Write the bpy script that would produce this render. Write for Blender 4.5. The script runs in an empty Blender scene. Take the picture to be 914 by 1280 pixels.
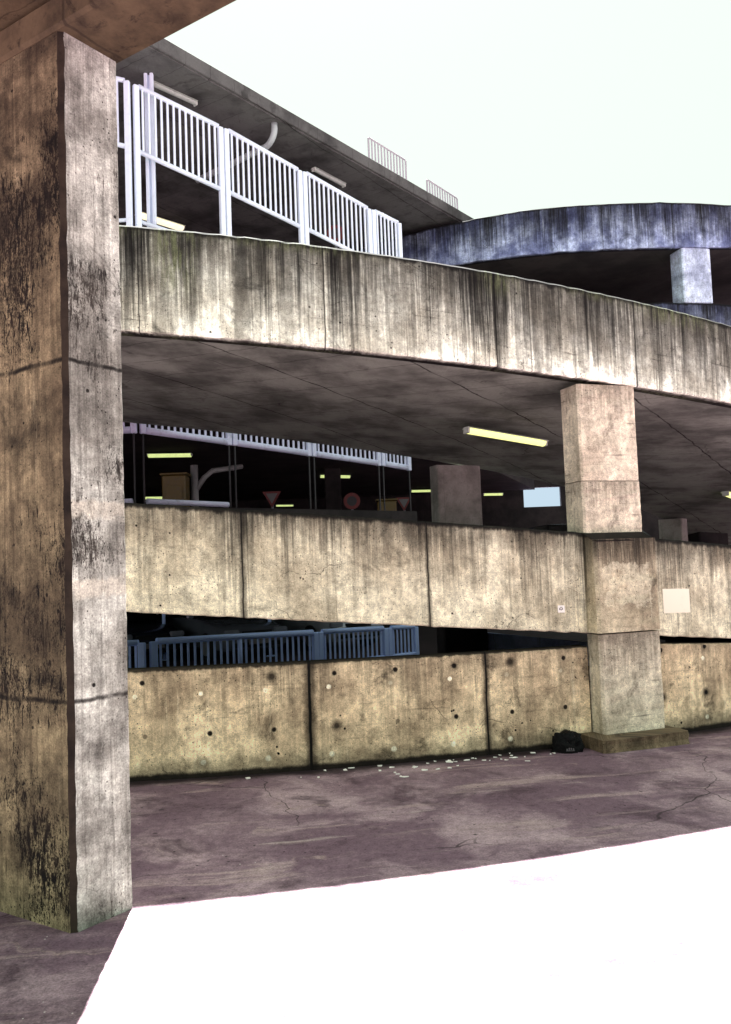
import bpy, math, random
from mathutils import Vector, Matrix
random.seed(11)
sc = bpy.context.scene
COL = sc.collection
R = math.radians
EXPO = 7.6            # film exposure: the camera was set for the shade

# ------------------------------------------------------------------ nodes
def lin(r, g, b):
    f = lambda c: (c/255/12.92) if c/255 <= .04045 else ((c/255+.055)/1.055)**2.4
    return (f(r), f(g), f(b), 1)

class X:
    """small expression wrapper around shader math nodes"""
    def __init__(s, nt, sock): s.nt, s.k = nt, sock
    def _m(s, op, *a, clamp=False):
        n = s.nt.nodes.new('ShaderNodeMath'); n.operation = op; n.use_clamp = clamp
        for i, v in enumerate((s,)+a):
            if isinstance(v, X): s.nt.links.new(v.k, n.inputs[i])
            else: n.inputs[i].default_value = v
        return X(s.nt, n.outputs[0])
    def __add__(s, o): return s._m('ADD', o)
    __radd__ = __add__
    def __mul__(s, o): return s._m('MULTIPLY', o)
    __rmul__ = __mul__
    def __sub__(s, o): return s._m('SUBTRACT', o)
    def __rsub__(s, o): return (s*-1)+o
    def __truediv__(s, o): return s._m('DIVIDE', o)
    def abs(s): return s._m('ABSOLUTE')
    def floor(s): return s._m('FLOOR')
    def max(s, o): return s._m('MAXIMUM', o)
    def min(s, o): return s._m('MINIMUM', o)
    def pow(s, o): return s._m('POWER', o)
    def clamp(s): return s._m('ADD', 0.0, clamp=True)
    def sm(s, a, b, lo=0.0, hi=1.0):
        n = s.nt.nodes.new('ShaderNodeMapRange'); n.interpolation_type = 'SMOOTHSTEP'
        if a > b: a, b, lo, hi = b, a, hi, lo
        s.nt.links.new(s.k, n.inputs[0])
        for i, v in zip((1, 2, 3, 4), (a, b, lo, hi)): n.inputs[i].default_value = v
        return X(s.nt, n.outputs[0])

class Mat:
    def __init__(s, name, rough=.85, spec=.25, metallic=0.0):
        s.m = bpy.data.materials.new(name); s.m.use_nodes = True
        s.nt = s.m.node_tree; s.b = s.nt.nodes['Principled BSDF']
        s.b.inputs['Roughness'].default_value = rough
        s.b.inputs['Specular IOR Level'].default_value = spec
        s.b.inputs['Metallic'].default_value = metallic
        s.tc = s.nt.nodes.new('ShaderNodeTexCoord')
    def n(s, t): return s.nt.nodes.new(t)
    def sep(s, sock):
        n = s.n('ShaderNodeSeparateXYZ'); s.nt.links.new(sock, n.inputs[0])
        return [X(s.nt, o) for o in n.outputs]
    def uv(s): return s.sep(s.tc.outputs['UV'])
    def obj(s): return s.sep(s.tc.outputs['Object'])
    def vec(s, *a):
        n = s.n('ShaderNodeCombineXYZ')
        for i, v in enumerate(a):
            if isinstance(v, X): s.nt.links.new(v.k, n.inputs[i])
            else: n.inputs[i].default_value = v
        return n.outputs[0]
    def noise(s, v, scale=1.0, detail=4.0, rough=.55, dist=0.0):
        n = s.n('ShaderNodeTexNoise'); s.nt.links.new(v, n.inputs['Vector'])
        n.inputs['Scale'].default_value = scale; n.inputs['Detail'].default_value = detail
        n.inputs['Roughness'].default_value = rough; n.inputs['Distortion'].default_value = dist
        return X(s.nt, n.outputs[0])
    def vor(s, v, scale, feature='F1', out='Distance', rnd=1.0):
        n = s.n('ShaderNodeTexVoronoi'); n.feature = feature; s.nt.links.new(v, n.inputs['Vector'])
        n.inputs['Scale'].default_value = scale; n.inputs['Randomness'].default_value = rnd
        return X(s.nt, n.outputs[out])
    def white(s, *a):
        n = s.n('ShaderNodeTexWhiteNoise'); s.nt.links.new(s.vec(*a), n.inputs['Vector'])
        return X(s.nt, n.outputs['Value'])
    def mix(s, a, b, f, mode='MIX'):
        n = s.n('ShaderNodeMix'); n.data_type = 'RGBA'; n.blend_type = mode
        for i, v in ((0, f), (6, a), (7, b)):
            if isinstance(v, X): s.nt.links.new(v.k, n.inputs[i])
            elif hasattr(v, 'is_output'): s.nt.links.new(v, n.inputs[i])
            else: n.inputs[i].default_value = v
        return n.outputs[2]
    def gray(s, x):
        n = s.n('ShaderNodeCombineColor')
        for i in range(3): s.nt.links.new(x.k, n.inputs[i])
        return n.outputs[0]
    def punch(s, col, gamma=1.35, gain=1.2, sat=.78, tint=(1, 1, 1)):
        n = s.n('ShaderNodeGamma'); s.nt.links.new(col, n.inputs[0]); n.inputs[1].default_value = gamma
        h = s.n('ShaderNodeHueSaturation'); h.inputs['Saturation'].default_value = sat; s.nt.links.new(n.outputs[0], h.inputs['Color'])
        return s.mix(h.outputs[0], (gain*tint[0], gain*tint[1], gain*tint[2], 1), 1.0, 'MULTIPLY')
    def out(s, col, height=None, dist=.01, strength=.6, rough=None):
        if hasattr(col, 'is_output'): s.nt.links.new(col, s.b.inputs['Base Color'])
        else: s.b.inputs['Base Color'].default_value = col
        if height is not None:
            n = s.n('ShaderNodeBump'); n.inputs['Strength'].default_value = strength
            n.inputs['Distance'].default_value = dist
            s.nt.links.new(height.k, n.inputs['Height']); s.nt.links.new(n.outputs[0], s.b.inputs['Normal'])
        if rough is not None: s.nt.links.new(rough.k, s.b.inputs['Roughness'])
        return s.m

def wall_mat(name, light, mid, dark, seed=0, streak=1.0, slen=(.2, .9), fine=14, top=.08, joints=(), moss=(),
             holes=None, foot=None, lights=(), form=.3, pit=1.0, stain=.5, hard=(.55, .8), scuff=0.0, brown=lin(104, 84, 62), wash=1.0, crack=.5, bands=(), gam=1.4, black=.0, gain=1.22, sat=.76, tint=(.935, 1.045, 1.0), mossc=lin(128, 136, 30)):
    """weathered cast concrete; UV is in metres: u along the wall, v down from its top edge"""
    M = Mat(name); u, v, _ = M.uv()
    P = M.vec(u, v, seed*3.7)
    wob = M.noise(P, 5, 3)*.05-.025
    c = M.mix(light, mid, M.noise(P, 1.6, 7, .62).sm(.36, .66))
    c = M.mix(c, M.mix(light, mid, .75), M.noise(P, 7, 6, .7).sm(.48, .66)*.7)
    # horizontal board imprint
    hb = M.noise(M.vec(u*1.3, v*26, seed), 1, 4, .6)
    c = M.mix(c, dark, hb.sm(.6, .78)*form)
    # blotchy stains
    bl = M.noise(P, 2.6, 8, .68, .6)
    c = M.mix(c, dark, bl.sm(.56, .74)*stain)
    # water streaks running down from the top edge
    s1 = M.noise(M.vec(u*fine*2.6, v*.7, seed), 1, 5, .72)
    def run(freq, lf, lo, hi, a, b, k):
        col = M.noise(M.vec(u*freq, v*.28+wob*2, seed+k), 1, 5, .7).sm(a, b)
        L = M.noise(M.vec(u*lf, seed+k*2.3, 0), 1, 5, .75).sm(.32, .7, lo, hi)
        f = (1-v/L).clamp().pow(.6)
        return col*f
    dk = run(fine*.45, 1.3, slen[0], slen[1], .41, .56, 3)*.95
    dk = dk.max(run(fine, 5.0, slen[0]*.8, slen[1]*.95, .43, .56, 5)*.95)
    dk = dk.max(run(fine*2.7, 11.0, slen[0]*.5, slen[1]*.8, .44, .57, 8)*.85)
    if black:                                 # clusters of near black run-off
        cl = M.noise(M.vec(u*1.9, v*.1, seed+17), 1, 5, .7).sm(.42, .6)
        fs = M.noise(M.vec(u*24, v*.25+wob, seed+19), 1, 6, .75).sm(.36, .56)
        Lb = M.noise(M.vec(u*7, seed+23, 0), 1, 5, .8).sm(.3, .7, .25, 1.6)
        bk = cl*fs*(1-v/Lb).clamp().pow(.5)
        dk = dk*M.noise(M.vec(u*.9, seed+29, 0), 1, 4, .65).sm(.36, .6, .25, 1.0)
    tone = M.mix(dark, brown, M.noise(M.vec(u*4, v*1.5, seed+3), 1, 4).sm(.38, .62))
    c = M.mix(c, dark, (v/(slen[1]*.7)).sm(1, 0)*.34*streak*wash)
    c = M.mix(c, tone, dk*streak)
    if black: c = M.mix(c, lin(30, 27, 26), bk*black)
    pale = M.noise(M.vec(u*fine*1.4, v*.5, seed+12), 1, 5, .7).sm(.58, .72)
    c = M.mix(c, M.mix(light, lin(240, 236, 226), .4), pale*.4*v.sm(.05, .4))
    # dark edge band
    if top:
        tn = M.noise(M.vec(u*9, v*2, seed+2), 1, 5, .7)
        c = M.mix(c, dark, (v-(tn-.35)*top*2.6).sm(top*.8, 0.0)*.85)
    for (mu, mw, mv, ms) in moss:
        mm = ((u-mu).abs()/mw).sm(1, .1)*(v/mv).sm(1, .05)*M.noise(M.vec(u*22, v*2.5, seed), 1, 5, .7).sm(.4, .62)
        c = M.mix(c, mossc, mm*ms)
    if scuff:
        big = M.noise(P, 1.1, 4, .6).sm(.36, .64)
        for (fu, fv, dd, a, k) in ((46, 12, .3, .60, 6), (30, 4.5, .5, .60, 15), (90, 34, .2, .60, 21), (120, 60, .2, .61, 27)):
            sf = M.noise(M.vec(u*fu, v*fv, seed+k), 1, 7, .72, dd)
            c = M.mix(c, M.mix(dark, brown, M.noise(P, 6, 3).sm(.4, .6)), (sf+(big-.5)*.2).sm(a, a+.07)*scuff)
        vs = M.noise(M.vec(u*30, v*.9, seed+31), 1, 6, .75)
        c = M.mix(c, brown, vs.sm(.46, .68)*.35*min(1, scuff+.3))
        sg = M.noise(P, .9, 6, .65).sm(.46, .66)
        c = M.mix(c, brown, sg*.5)
    h = None
    for (bv, bw) in bands:                    # dark cold joints between pours
        bd = (v-bv+M.noise(M.vec(u*5, seed, 4), 1, 4)*.05-.025).abs()
        c = M.mix(c, dark, bd.sm(bw*1.6, bw*.2)*M.noise(M.vec(u*6, v*3, seed), 1, 5, .7).sm(.25, .6)*.85)
    for (ju, jw, js, jb) in joints:           # centre, core half width, strength, stain half width
        d = (u+wob*.5-ju).abs()
        core = d.sm(jw, jw*.3)*js
        halo = (d/(M.noise(M.vec(u*4, v*5, seed+ju), 1, 5, .7)*jb*2+.001)).sm(1, .25)*.8*js
        c = M.mix(c, dark, halo*.75)
        c = M.mix(c, lin(38, 30, 24), core)
        h = core if h is None else h.max(core)
    if holes:
        for (u0, step, z0, rad, dk, depth) in holes:
            q = (u-u0)/step+.5; cell = q.floor(); fu = (q-cell-.5)*step
            rn = M.white(cell, z0, seed); rn2 = M.white(cell, z0, seed+5)
            d = (fu*fu+(v-z0)*(v-z0)).pow(.5)+wob*.35
            spot = d.sm(rad*1.25, rad*.65)
            col = lin(48, 36, 26) if dk else lin(235, 226, 208)
            c = M.mix(c, dark, d.sm(rad*3.2, rad*.6)*rn2.sm(.35, .9)*(.75 if dk else .35))
            c = M.mix(c, col, spot*rn.sm(.1, .5, .25, .95 if dk else .9))
            if depth: h = spot if h is None else h.max(spot)
    for (u0, u1, v0, v1, col, k) in lights:    # pale mortar repairs
        ne = M.noise(P, 4.5, 6, .7)*.5-.25
        wob_ = ne*min(1, (v1-v0)*2)
        mk = (u+wob_-u0).sm(0, .03)*(u1-u-wob_).sm(0, .03)*(v+wob_-v0).sm(0, .03)*(v1-v-wob_).sm(0, .03)
        c = M.mix(c, col, mk*M.noise(P, 9, 5).sm(.3, .5)*k)
    if foot is not None:
        fz, fh = foot                          # height of the wall, height of the dark foot
        fn = M.noise(M.vec(u*3.5, v*2, seed+1), 1, 6, .7)
        c = M.mix(c, lin(52, 36, 34), ((fz-v)-(fn-.3)*fh*1.6).sm(fh, fh*.25)*.92)
        c = M.mix(c, dark, ((fz-v)-(fn-.3)*fh*6).sm(fh*3, 0)*.4)
    # pits and cracks
    pd = M.vor(P, 26)
    c = M.mix(c, lin(50, 38, 28), pd.sm(.17, .09)*M.noise(P, 3.1, 3).sm(.42, .6)*pit*.85)
    pd2 = M.vor(M.vec(u, v, seed+1), 7.5)
    c = M.mix(c, lin(45, 34, 26), (pd2+wob*2).sm(.1, .05)*M.noise(P, 1.7, 3).sm(.45, .6)*pit*.9)
    w2 = M.noise(P, 3, 4)
    cr = M.vor(M.vec(u*.9+w2*.5, v*1.5+w2*.4, seed+3), 1.1, 'DISTANCE_TO_EDGE')
    c = M.mix(c, lin(40, 30, 24), cr.sm(.006, .001)*M.noise(P, 1.3, 3).sm(.55, .63)*crack)
    g = M.noise(P, 90, 3, .7)
    g2 = M.noise(P, 24, 5, .7)
    g3 = M.noise(M.vec(u, v*.6, seed+41), 8, 7, .72)
    c = M.mix(c, M.gray((g-.5)*1.1+(g2-.5)*.8+(g3-.5)*1.3+.94), .9, 'MULTIPLY')
    c = M.punch(c, gam+.35, gain*1.17, sat, tint)
    H = g*.25+g2*.5-pd.sm(.17, .09)*.6+s1*.3
    if h is not None: H = H-h*2.0
    return M.out(c, H, .006, .55)

def plain_concrete(name, light, dark, scale=1.0, lines=0.0, seed=0, stain=.6):
    """concrete soffits and inner faces, mapped in object space"""
    M = Mat(name); x, y, z = M.obj()
    P = M.vec(x, y, z+seed)
    c = M.mix(light, dark, M.noise(P, 1.2*scale, 7, .62).sm(.35, .68))
    c = M.mix(c, dark, M.noise(P, 5*scale, 7, .7, .5).sm(.52, .7)*stain)
    w = M.noise(P, 2.2, 4)*.12
    h = M.noise(P, 30, 5, .7)
    if lines:                                   # board joints on the formwork
        a = (x*.55+y*.84+w)*1.7; f = ((a-a.floor())-.5).abs()
        b = (y*.55-x*.84+w)*.62; f2 = ((b-b.floor())-.5).abs()
        k = f.sm(.488, .498).max(f2.sm(.49, .497))*lines*M.noise(P, 1.7, 4).sm(.35, .6, .3, 1)
        c = M.mix(c, lin(24, 20, 18), k)
        cr = M.vor(M.vec(x+w*4, y+w*3, z), .75, 'DISTANCE_TO_EDGE')
        c = M.mix(c, lin(24, 20, 18), cr.sm(.012, .003)*M.noise(P, .8, 3).sm(.52, .64)*lines*.6)
        h = h-k*1.5
    c = M.mix(c, M.gray(h*.8+.6), .7, 'MULTIPLY')
    return M.out(c, h, .006, .5)

def painted(name, col, grime=.35, rough=.45, dirt=lin(70, 66, 70), metallic=0.0):
    M = Mat(name, rough, .4, metallic); x, y, z = M.obj(); P = M.vec(x, y, z)
    c = M.mix(col, dirt, M.noise(P, 9, 6, .65).sm(.5, .75)*grime)
    c = M.mix(c, lin(92, 62, 44), M.noise(P, 31, 4, .7).sm(.66, .76)*grime*.8)
    return M.out(c, M.noise(P, 60, 2), .001, .25)

def glow(name, col, strength):
    M = Mat(name, .4); M.b.inputs['Emission Color'].default_value = col
    M.b.inputs['Emission Strength'].default_value = strength
    x, y, z = M.obj()
    return M.out(M.mix(col, lin(150, 150, 110), M.noise(M.vec(x, y, z), 6, 4).sm(.4, .7)*.4))

def ground_mat():
    M = Mat('stained_concrete_floor', .8, .25); x, y, z = M.obj()
    P = M.vec(x, y, 0)
    w = M.noise(P, .8, 4); wx, wy = (w-.5)*1.6, (M.noise(M.vec(x+9, y, 3), .8, 4)-.5)*1.6
    Q = M.vec(x+wx, y+wy, 0)
    A, B, D = lin(134, 113, 124), lin(196, 176, 180), lin(94, 76, 86)
    c = M.mix(A, B, M.noise(Q, .9, 7, .62).sm(.42, .66)*.8)
    c = M.mix(c, D, M.noise(M.vec(x+4, y+1, 0), 1.5, 8, .68, .5).sm(.5, .7)*.85)
    # long pale tyre smears following the wall
    sw = M.noise(M.vec(x*.5+wx*.35, (y-x*.17-x*x*.012)*4.2+wy*.7, 2), 1, 6, .66)
    c = M.mix(c, lin(186, 168, 166), sw.sm(.52, .66)*M.noise(P, .7, 3).sm(.38, .58)*.85)
    sw2 = M.noise(M.vec(x*1.1+wx*1.5, y*2.3+wy*2.2, 5), 1, 7, .7, 1.4)
    c = M.mix(c, lin(190, 172, 166), sw2.sm(.6, .72)*.5)
    # thin scratches
    sc_ = M.noise(M.vec(x*.9+y*.3, (y-x*.2-x*x*.012+wy*.08)*13, 8), 1, 5, .62)
    c = M.mix(c, lin(196, 184, 180), sc_.sm(.62, .68)*M.noise(P, 1.1, 3).sm(.45, .58)*.5)
    # dark oil and gum spots, masked out where the sun burns the floor white
    sp = M.vor(M.vec(x+wx*.1, y+wy*.1, 0), 3.1)
    c = M.mix(c, lin(34, 28, 30), (sp+M.noise(P, 14, 3)*.08).sm(.125, .06)*y.sm(3.5, 5.5)*M.noise(P, .9, 2).sm(.44, .56)*.85)
    sp2 = M.vor(P, 11)
    c = M.mix(c, lin(34, 28, 30), sp2.sm(.13, .07)*y.sm(3.5, 5.5)*M.noise(M.vec(x, y, 7), 1.4, 2).sm(.48, .58)*.8)
    sp3 = M.vor(M.vec(x, y, 4), 15)
    c = M.mix(c, lin(225, 220, 215), sp3.sm(.09, .05)*M.noise(M.vec(x, y, 12), 1.1, 3).sm(.54, .62))
    cr = M.vor(M.vec(x+wx*.5, y+wy*.5, 2), .55, 'DISTANCE_TO_EDGE')
    c = M.mix(c, lin(26, 20, 22), cr.sm(.0035, .001)*M.noise(P, .5, 2).sm(.48, .58)*.7)
    # darker floor along the foot of the curved wall
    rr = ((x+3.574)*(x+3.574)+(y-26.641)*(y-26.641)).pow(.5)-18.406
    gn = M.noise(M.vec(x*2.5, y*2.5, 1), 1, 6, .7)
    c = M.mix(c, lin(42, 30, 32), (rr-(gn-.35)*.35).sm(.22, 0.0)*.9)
    c = M.punch(c, 1.3, 1.2, 1.02, (.98, .995, 1.02))
    g = M.noise(P, 70, 4, .75); g2 = M.noise(P, 18, 5, .7)
    c = M.mix(c, M.gray((g-.5)*2.4+(g2-.5)*1.5+.97), .9, 'MULTIPLY')
    return M.out(c, g*.3+g2*.6, .006, .5)

# ------------------------------------------------------------------ meshes
class MB:
    def __init__(s): s.v, s.f, s.uv, s.mi, s.sm = [], [], [], [], []
    def face(s, pts, uvs=None, mi=0, smooth=False):
        i = len(s.v); s.v += [tuple(p) for p in pts]; s.f.append(tuple(range(i, i+len(pts))))
        s.uv.append(uvs or [(p[0]+p[1], -p[2]) for p in pts]); s.mi.append(mi); s.sm.append(smooth)
    def grid(s, P, U=None, mi=0, smooth=False, flip=False):
        for a in range(len(P)-1):
            for b in range(len(P[0])-1):
                idx = [(a, b), (a+1, b), (a+1, b+1), (a, b+1)]
                if flip: idx.reverse()
                s.face([P[i][j] for i, j in idx], [U[i][j] for i, j in idx] if U else None, mi, smooth)
    def box(s, c, d, ax=None, mi=0, bev=0.0):
        """box with axes ax (3 unit vectors), bevelled long edges when bev is given"""
        c = Vector(c); X_, Y_, Z_ = ax or (Vector((1, 0, 0)), Vector((0, 1, 0)), Vector((0, 0, 1)))
        a, b, h = d[0]/2, d[1]/2, d[2]/2; e = min(bev, a*.9, b*.9, h*.9)
        if e <= 0:
            q = lambda x, y, z: c+X_*x*a+Y_*y*b+Z_*z*h
            for f in (((-1,-1,-1),(-1,1,-1),(1,1,-1),(1,-1,-1)), ((-1,-1,1),(1,-1,1),(1,1,1),(-1,1,1)), ((-1,-1,-1),(1,-1,-1),(1,-1,1),(-1,-1,1)),
                      ((1,1,-1),(-1,1,-1),(-1,1,1),(1,1,1)), ((1,-1,-1),(1,1,-1),(1,1,1),(1,-1,1)), ((-1,1,-1),(-1,-1,-1),(-1,-1,1),(-1,1,1))):
                s.face([q(*p) for p in f], mi=mi)
            return
        ring = [(-a+e, -b), (a-e, -b), (a, -b+e), (a, b-e), (a-e, b), (-a+e, b), (-a, b-e), (-a, -b+e)]
        k = lambda t: [(x*(1-e/a*t), y*(1-e/b*t)) for x, y in ring]
        L = [(k(1), -h), (k(0), -h+e), (k(0), h-e), (k(1), h)]
        P = [[c+X_*x+Y_*y+Z_*z for x, y in rg] for rg, z in L]
        for r in range(3):
            for i in range(8):
                j = (i+1) % 8; s.face([P[r][i], P[r][j], P[r+1][j], P[r+1][i]], mi=mi)
        s.face(P[0][::-1], mi=mi); s.face(P[3], mi=mi)
    def tube(s, pts, r, n=10, mi=0, cap=True):
        pts = [Vector(p) for p in pts]; rings = []
        for i, p in enumerate(pts):
            t = (pts[min(i+1, len(pts)-1)]-pts[max(i-1, 0)]).normalized()
            a = t.cross(Vector((0, 0, 1)));  a = a.normalized() if a.length > 1e-3 else Vector((1, 0, 0))
            b = t.cross(a)
            rings.append([p+a*math.cos(2*math.pi*k/n)*r+b*math.sin(2*math.pi*k/n)*r for k in range(n)])
        for i in range(len(rings)-1):
            for k in range(n):
                j = (k+1) % n
                s.face([rings[i][k], rings[i+1][k], rings[i+1][j], rings[i][j]], mi=mi, smooth=True)
        if cap: s.face(rings[0], mi=mi); s.face(rings[-1][::-1], mi=mi)
    def prism(s, poly, z0, z1, mi=0):
        n = len(poly); f = lambda z: (lambda p: z(p) if callable(z) else z)
        lo = [(p[0], p[1], f(z0)(p)) for p in poly]; hi = [(p[0], p[1], f(z1)(p)) for p in poly]
        s.face(hi, mi=mi); s.face(lo[::-1], mi=mi)
        for i in range(n): j = (i+1) % n; s.face([lo[i], lo[j], hi[j], hi[i]], mi=mi)
    def build(s, name, mats, parent=None, kind=None, merge=True):
        off = Vector(parent.location) if parent else Vector((0, 0, 0))
        if parent and parent.parent: off = off+parent.parent.location
        m = bpy.data.meshes.new(name)
        m.from_pydata([tuple(Vector(p)-off) for p in s.v], [], s.f)
        uvl = m.uv_layers.new(name='UVMap'); k = 0
        for fu in s.uv:
            for q in fu: uvl.data[k].uv = q; k += 1
        for i, p in enumerate(m.polygons): p.material_index = s.mi[i]; p.use_smooth = s.sm[i]
        for mt in (mats if isinstance(mats, (list, tuple)) else [mats]): m.materials.append(mt)
        if merge:
            import bmesh
            b = bmesh.new(); b.from_mesh(m); bmesh.ops.remove_doubles(b, verts=b.verts, dist=1e-5)
            bmesh.ops.recalc_face_normals(b, faces=b.faces); b.to_mesh(m); b.free()
        m.update()
        o = bpy.data.objects.new(name, m); COL.objects.link(o)
        if parent: o.parent = parent
        if kind: o['kind'] = kind
        return o

def thing(name, label, cat, loc=(0, 0, 0), group=None):
    o = bpy.data.objects.new(name, None); COL.objects.link(o); o.location = loc; o.empty_display_size = .2
    o['label'] = label; o['category'] = cat
    if group: o['group'] = group
    return o
def tag(o, label, cat, group=None):
    o['label'] = label; o['category'] = cat
    if group: o['group'] = group
    return o
def recentre(o, loc):
    o.data.transform(Matrix.Translation(-Vector(loc))); o.location = loc; return o

# ------------------------------------------------------------------ materials
C_UP = wall_mat('streaked_concrete', lin(244, 240, 226), lin(204, 194, 172), lin(34, 29, 26), 1, 1.0, (.25, 1.7), 15, .06,
                joints=((1.457, .006, .5, .01), (3.258, .006, .6, .012), (5.064, .008, .7, .02), (6.759, .008, .7, .02), (8.6, .008, .7, .02)),
                moss=((1.81, .3, .85, 1.0), (1.2, .4, .2, .9), (5.1, .35, .35, .8), (7.3, .9, .25, .9), (3.0, 1.2, .14, .8), (6.2, .5, .14, .8)),
                lights=((5.97, 6.75, .9, 1.2, lin(235, 224, 200), .95),), form=.45, stain=.6, brown=lin(80, 68, 52), wash=1.15, black=1.0, gam=1.45, gain=1.5, sat=.45, tint=(.94, 1.04, .97))
C_MID = wall_mat('cream_concrete', lin(238, 222, 194), lin(206, 187, 156), lin(46, 36, 28), 2, .85, (.06, .6), 9, .05,
                 joints=((2.38, .01, .8, .05), (4.211, .01, .75, .035), (9.4, .01, .7, .03)),
                 moss=(), form=.2, stain=.45, pit=1.1, wash=.6, black=.6, gam=1.45, gain=1.18, sat=.6)
C_LOW = wall_mat('ochre_concrete', lin(228, 204, 162), lin(186, 160, 120), lin(54, 40, 28), 3, .5, (.06, .6), 8, .03,
                 joints=((2.983, .02, 1.0, .08), (4.773, .014, .95, .055), (9.2, .014, .9, .05)),
                 holes=((1.415, .605, .125, .024, True, True), (1.43, .602, .625, .024, True, True), (1.345, .609, .25, .024, False, False), (1.355, .609, .89, .026, False, False)),
                 foot=(1.03, .055), form=.35, stain=.8, pit=1.3, wash=.3, black=.35, gam=1.45, gain=1.68, sat=.6, tint=(.97, 1.02, .95))
C_PILL = wall_mat('pillar_concrete', lin(232, 218, 198), lin(202, 186, 164), lin(66, 54, 44), 4, .4, (.1, .7), 16, .0, form=.9, stain=.45, pit=.9, sat=.6, gain=1.1, gam=1.4, tint=(.97, 1.02, .95))
C_PILA = wall_mat('pilaster_concrete', lin(230, 212, 184), lin(196, 176, 148), lin(52, 40, 32), 5, 1.0, (.2, .75), 14, .06, form=.25, stain=.45,
                  lights=((.1, .7, .34, .8, lin(232, 218, 194), .55),), sat=.68, gain=1.1, black=.7)
C_PLINTH = wall_mat('plinth_concrete', lin(176, 152, 124), lin(136, 114, 92), lin(56, 44, 36), 6, .4, (.1, .5), 16, .0, form=.2, stain=.6, wash=0, gain=1.35)
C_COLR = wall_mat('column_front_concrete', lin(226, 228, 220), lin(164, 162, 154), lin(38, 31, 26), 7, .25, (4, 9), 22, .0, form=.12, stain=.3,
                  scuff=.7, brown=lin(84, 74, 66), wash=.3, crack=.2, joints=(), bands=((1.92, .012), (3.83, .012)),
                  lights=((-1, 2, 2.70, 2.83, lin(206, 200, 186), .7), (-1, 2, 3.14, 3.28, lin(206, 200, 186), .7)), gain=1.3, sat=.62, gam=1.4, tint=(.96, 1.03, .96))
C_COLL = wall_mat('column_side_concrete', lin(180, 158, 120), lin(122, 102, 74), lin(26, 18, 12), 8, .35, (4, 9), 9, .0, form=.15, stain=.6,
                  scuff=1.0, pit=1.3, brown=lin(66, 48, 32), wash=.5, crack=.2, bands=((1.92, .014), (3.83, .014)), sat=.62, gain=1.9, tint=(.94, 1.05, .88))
C_FAR = wall_mat('far_ramp_concrete', lin(206, 210, 232), lin(136, 140, 172), lin(26, 27, 44), 9, .9, (.4, 1.7), 9, .06, joints=(), form=.15, stain=.5, pit=.3, brown=lin(50, 52, 84), black=1.0, sat=.95, gain=1.15)  # blue cast of the sky light put into the concrete colour
C_FARP = wall_mat('far_pillar_concrete', lin(206, 210, 236), lin(160, 164, 200), lin(60, 60, 90), 10, .0, (.1, .2), 9, .0, form=.4, stain=.5, pit=.4, wash=0, brown=lin(90, 90, 130), sat=.6, gain=1.15)  # same blue cast put into the pillar colour
C_EDGE = plain_concrete('column_edge_concrete', lin(58, 50, 40), lin(28, 23, 19), 3)
C_SOFF = plain_concrete('soffit_concrete', lin(164, 172, 158), lin(94, 98, 90), .8, .8)
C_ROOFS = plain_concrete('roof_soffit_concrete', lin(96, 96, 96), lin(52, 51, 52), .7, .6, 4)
C_BEAM = plain_concrete('beam_concrete', lin(98, 86, 64), lin(46, 39, 29), 1.6, .3, 2, 1.0)
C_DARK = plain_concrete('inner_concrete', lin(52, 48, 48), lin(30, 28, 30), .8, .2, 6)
C_BLUE = plain_concrete('inner_ramp_concrete', lin(190, 198, 232), lin(150, 158, 196), 1, .2, 8)
C_REAR = plain_concrete('rear_pillar_concrete', lin(152, 150, 142), lin(116, 114, 108), 2, .15, 9)
P_WHITE = painted('white_railing_paint', lin(226, 236, 255), .12)
P_LAV = painted('pale_railing_paint', lin(206, 210, 236), .35)
P_BLUE = painted('blue_railing_paint', lin(178, 202, 255), .1)
P_GREY = painted('grey_railing_paint', lin(168, 162, 172), .2)
P_PIPE = painted('pipe_paint', lin(168, 178, 180), .4)
P_HOUS = painted('lamp_housing_paint', lin(200, 208, 200), .3)
P_YEL = painted('yellow_paint', lin(92, 74, 30), .5)
P_RED = painted('red_paint', lin(100, 24, 28), .3)
P_SIGN = painted('sign_white', lin(96, 92, 96), .3)
P_DPIPE = painted('dull_pipe_paint', lin(140, 138, 140), .5)
P_DPOST = painted('shaded_post_paint', lin(26, 26, 32), .3)  # railing legs: the storey's shade put into their colour
P_STEEL = painted('post_steel', lin(120, 120, 130), .4)
P_PAPER = painted('paper_white', lin(255, 252, 246), .05, .8)
P_INK = painted('ink_dark', lin(60, 56, 60), .1, .8)
P_PATCH = painted('cream_wall_paint', lin(255, 248, 226), .1, .8, lin(196, 180, 150))
G_ON = glow('lit_tube', lin(238, 238, 150), .2)
G_WARM = glow('lit_tube_warm', lin(255, 240, 205), .15)
G_FAR = glow('lit_tube_far', lin(214, 232, 150), .12)
G_OFF = painted('unlit_tube', lin(176, 184, 178), .35)
BAG = Mat('black_plastic', .6, .15)
_x, _y, _z = BAG.obj()
BAG = BAG.out(BAG.mix(lin(6, 6, 8), lin(14, 13, 16), BAG.noise(BAG.vec(_x, _y, _z), 14, 4).sm(.4, .7)), BAG.noise(BAG.vec(_x, _y, _z), 26, 5, .6, 1.0), .02, .9)

# ------------------------------------------------------------------ the setting
g = MB(); g.face([(-300, -300, 0), (300, -300, 0), (300, 300, 0), (-300, 300, 0)])
g.build('ground', ground_mat(), kind='structure')

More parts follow.
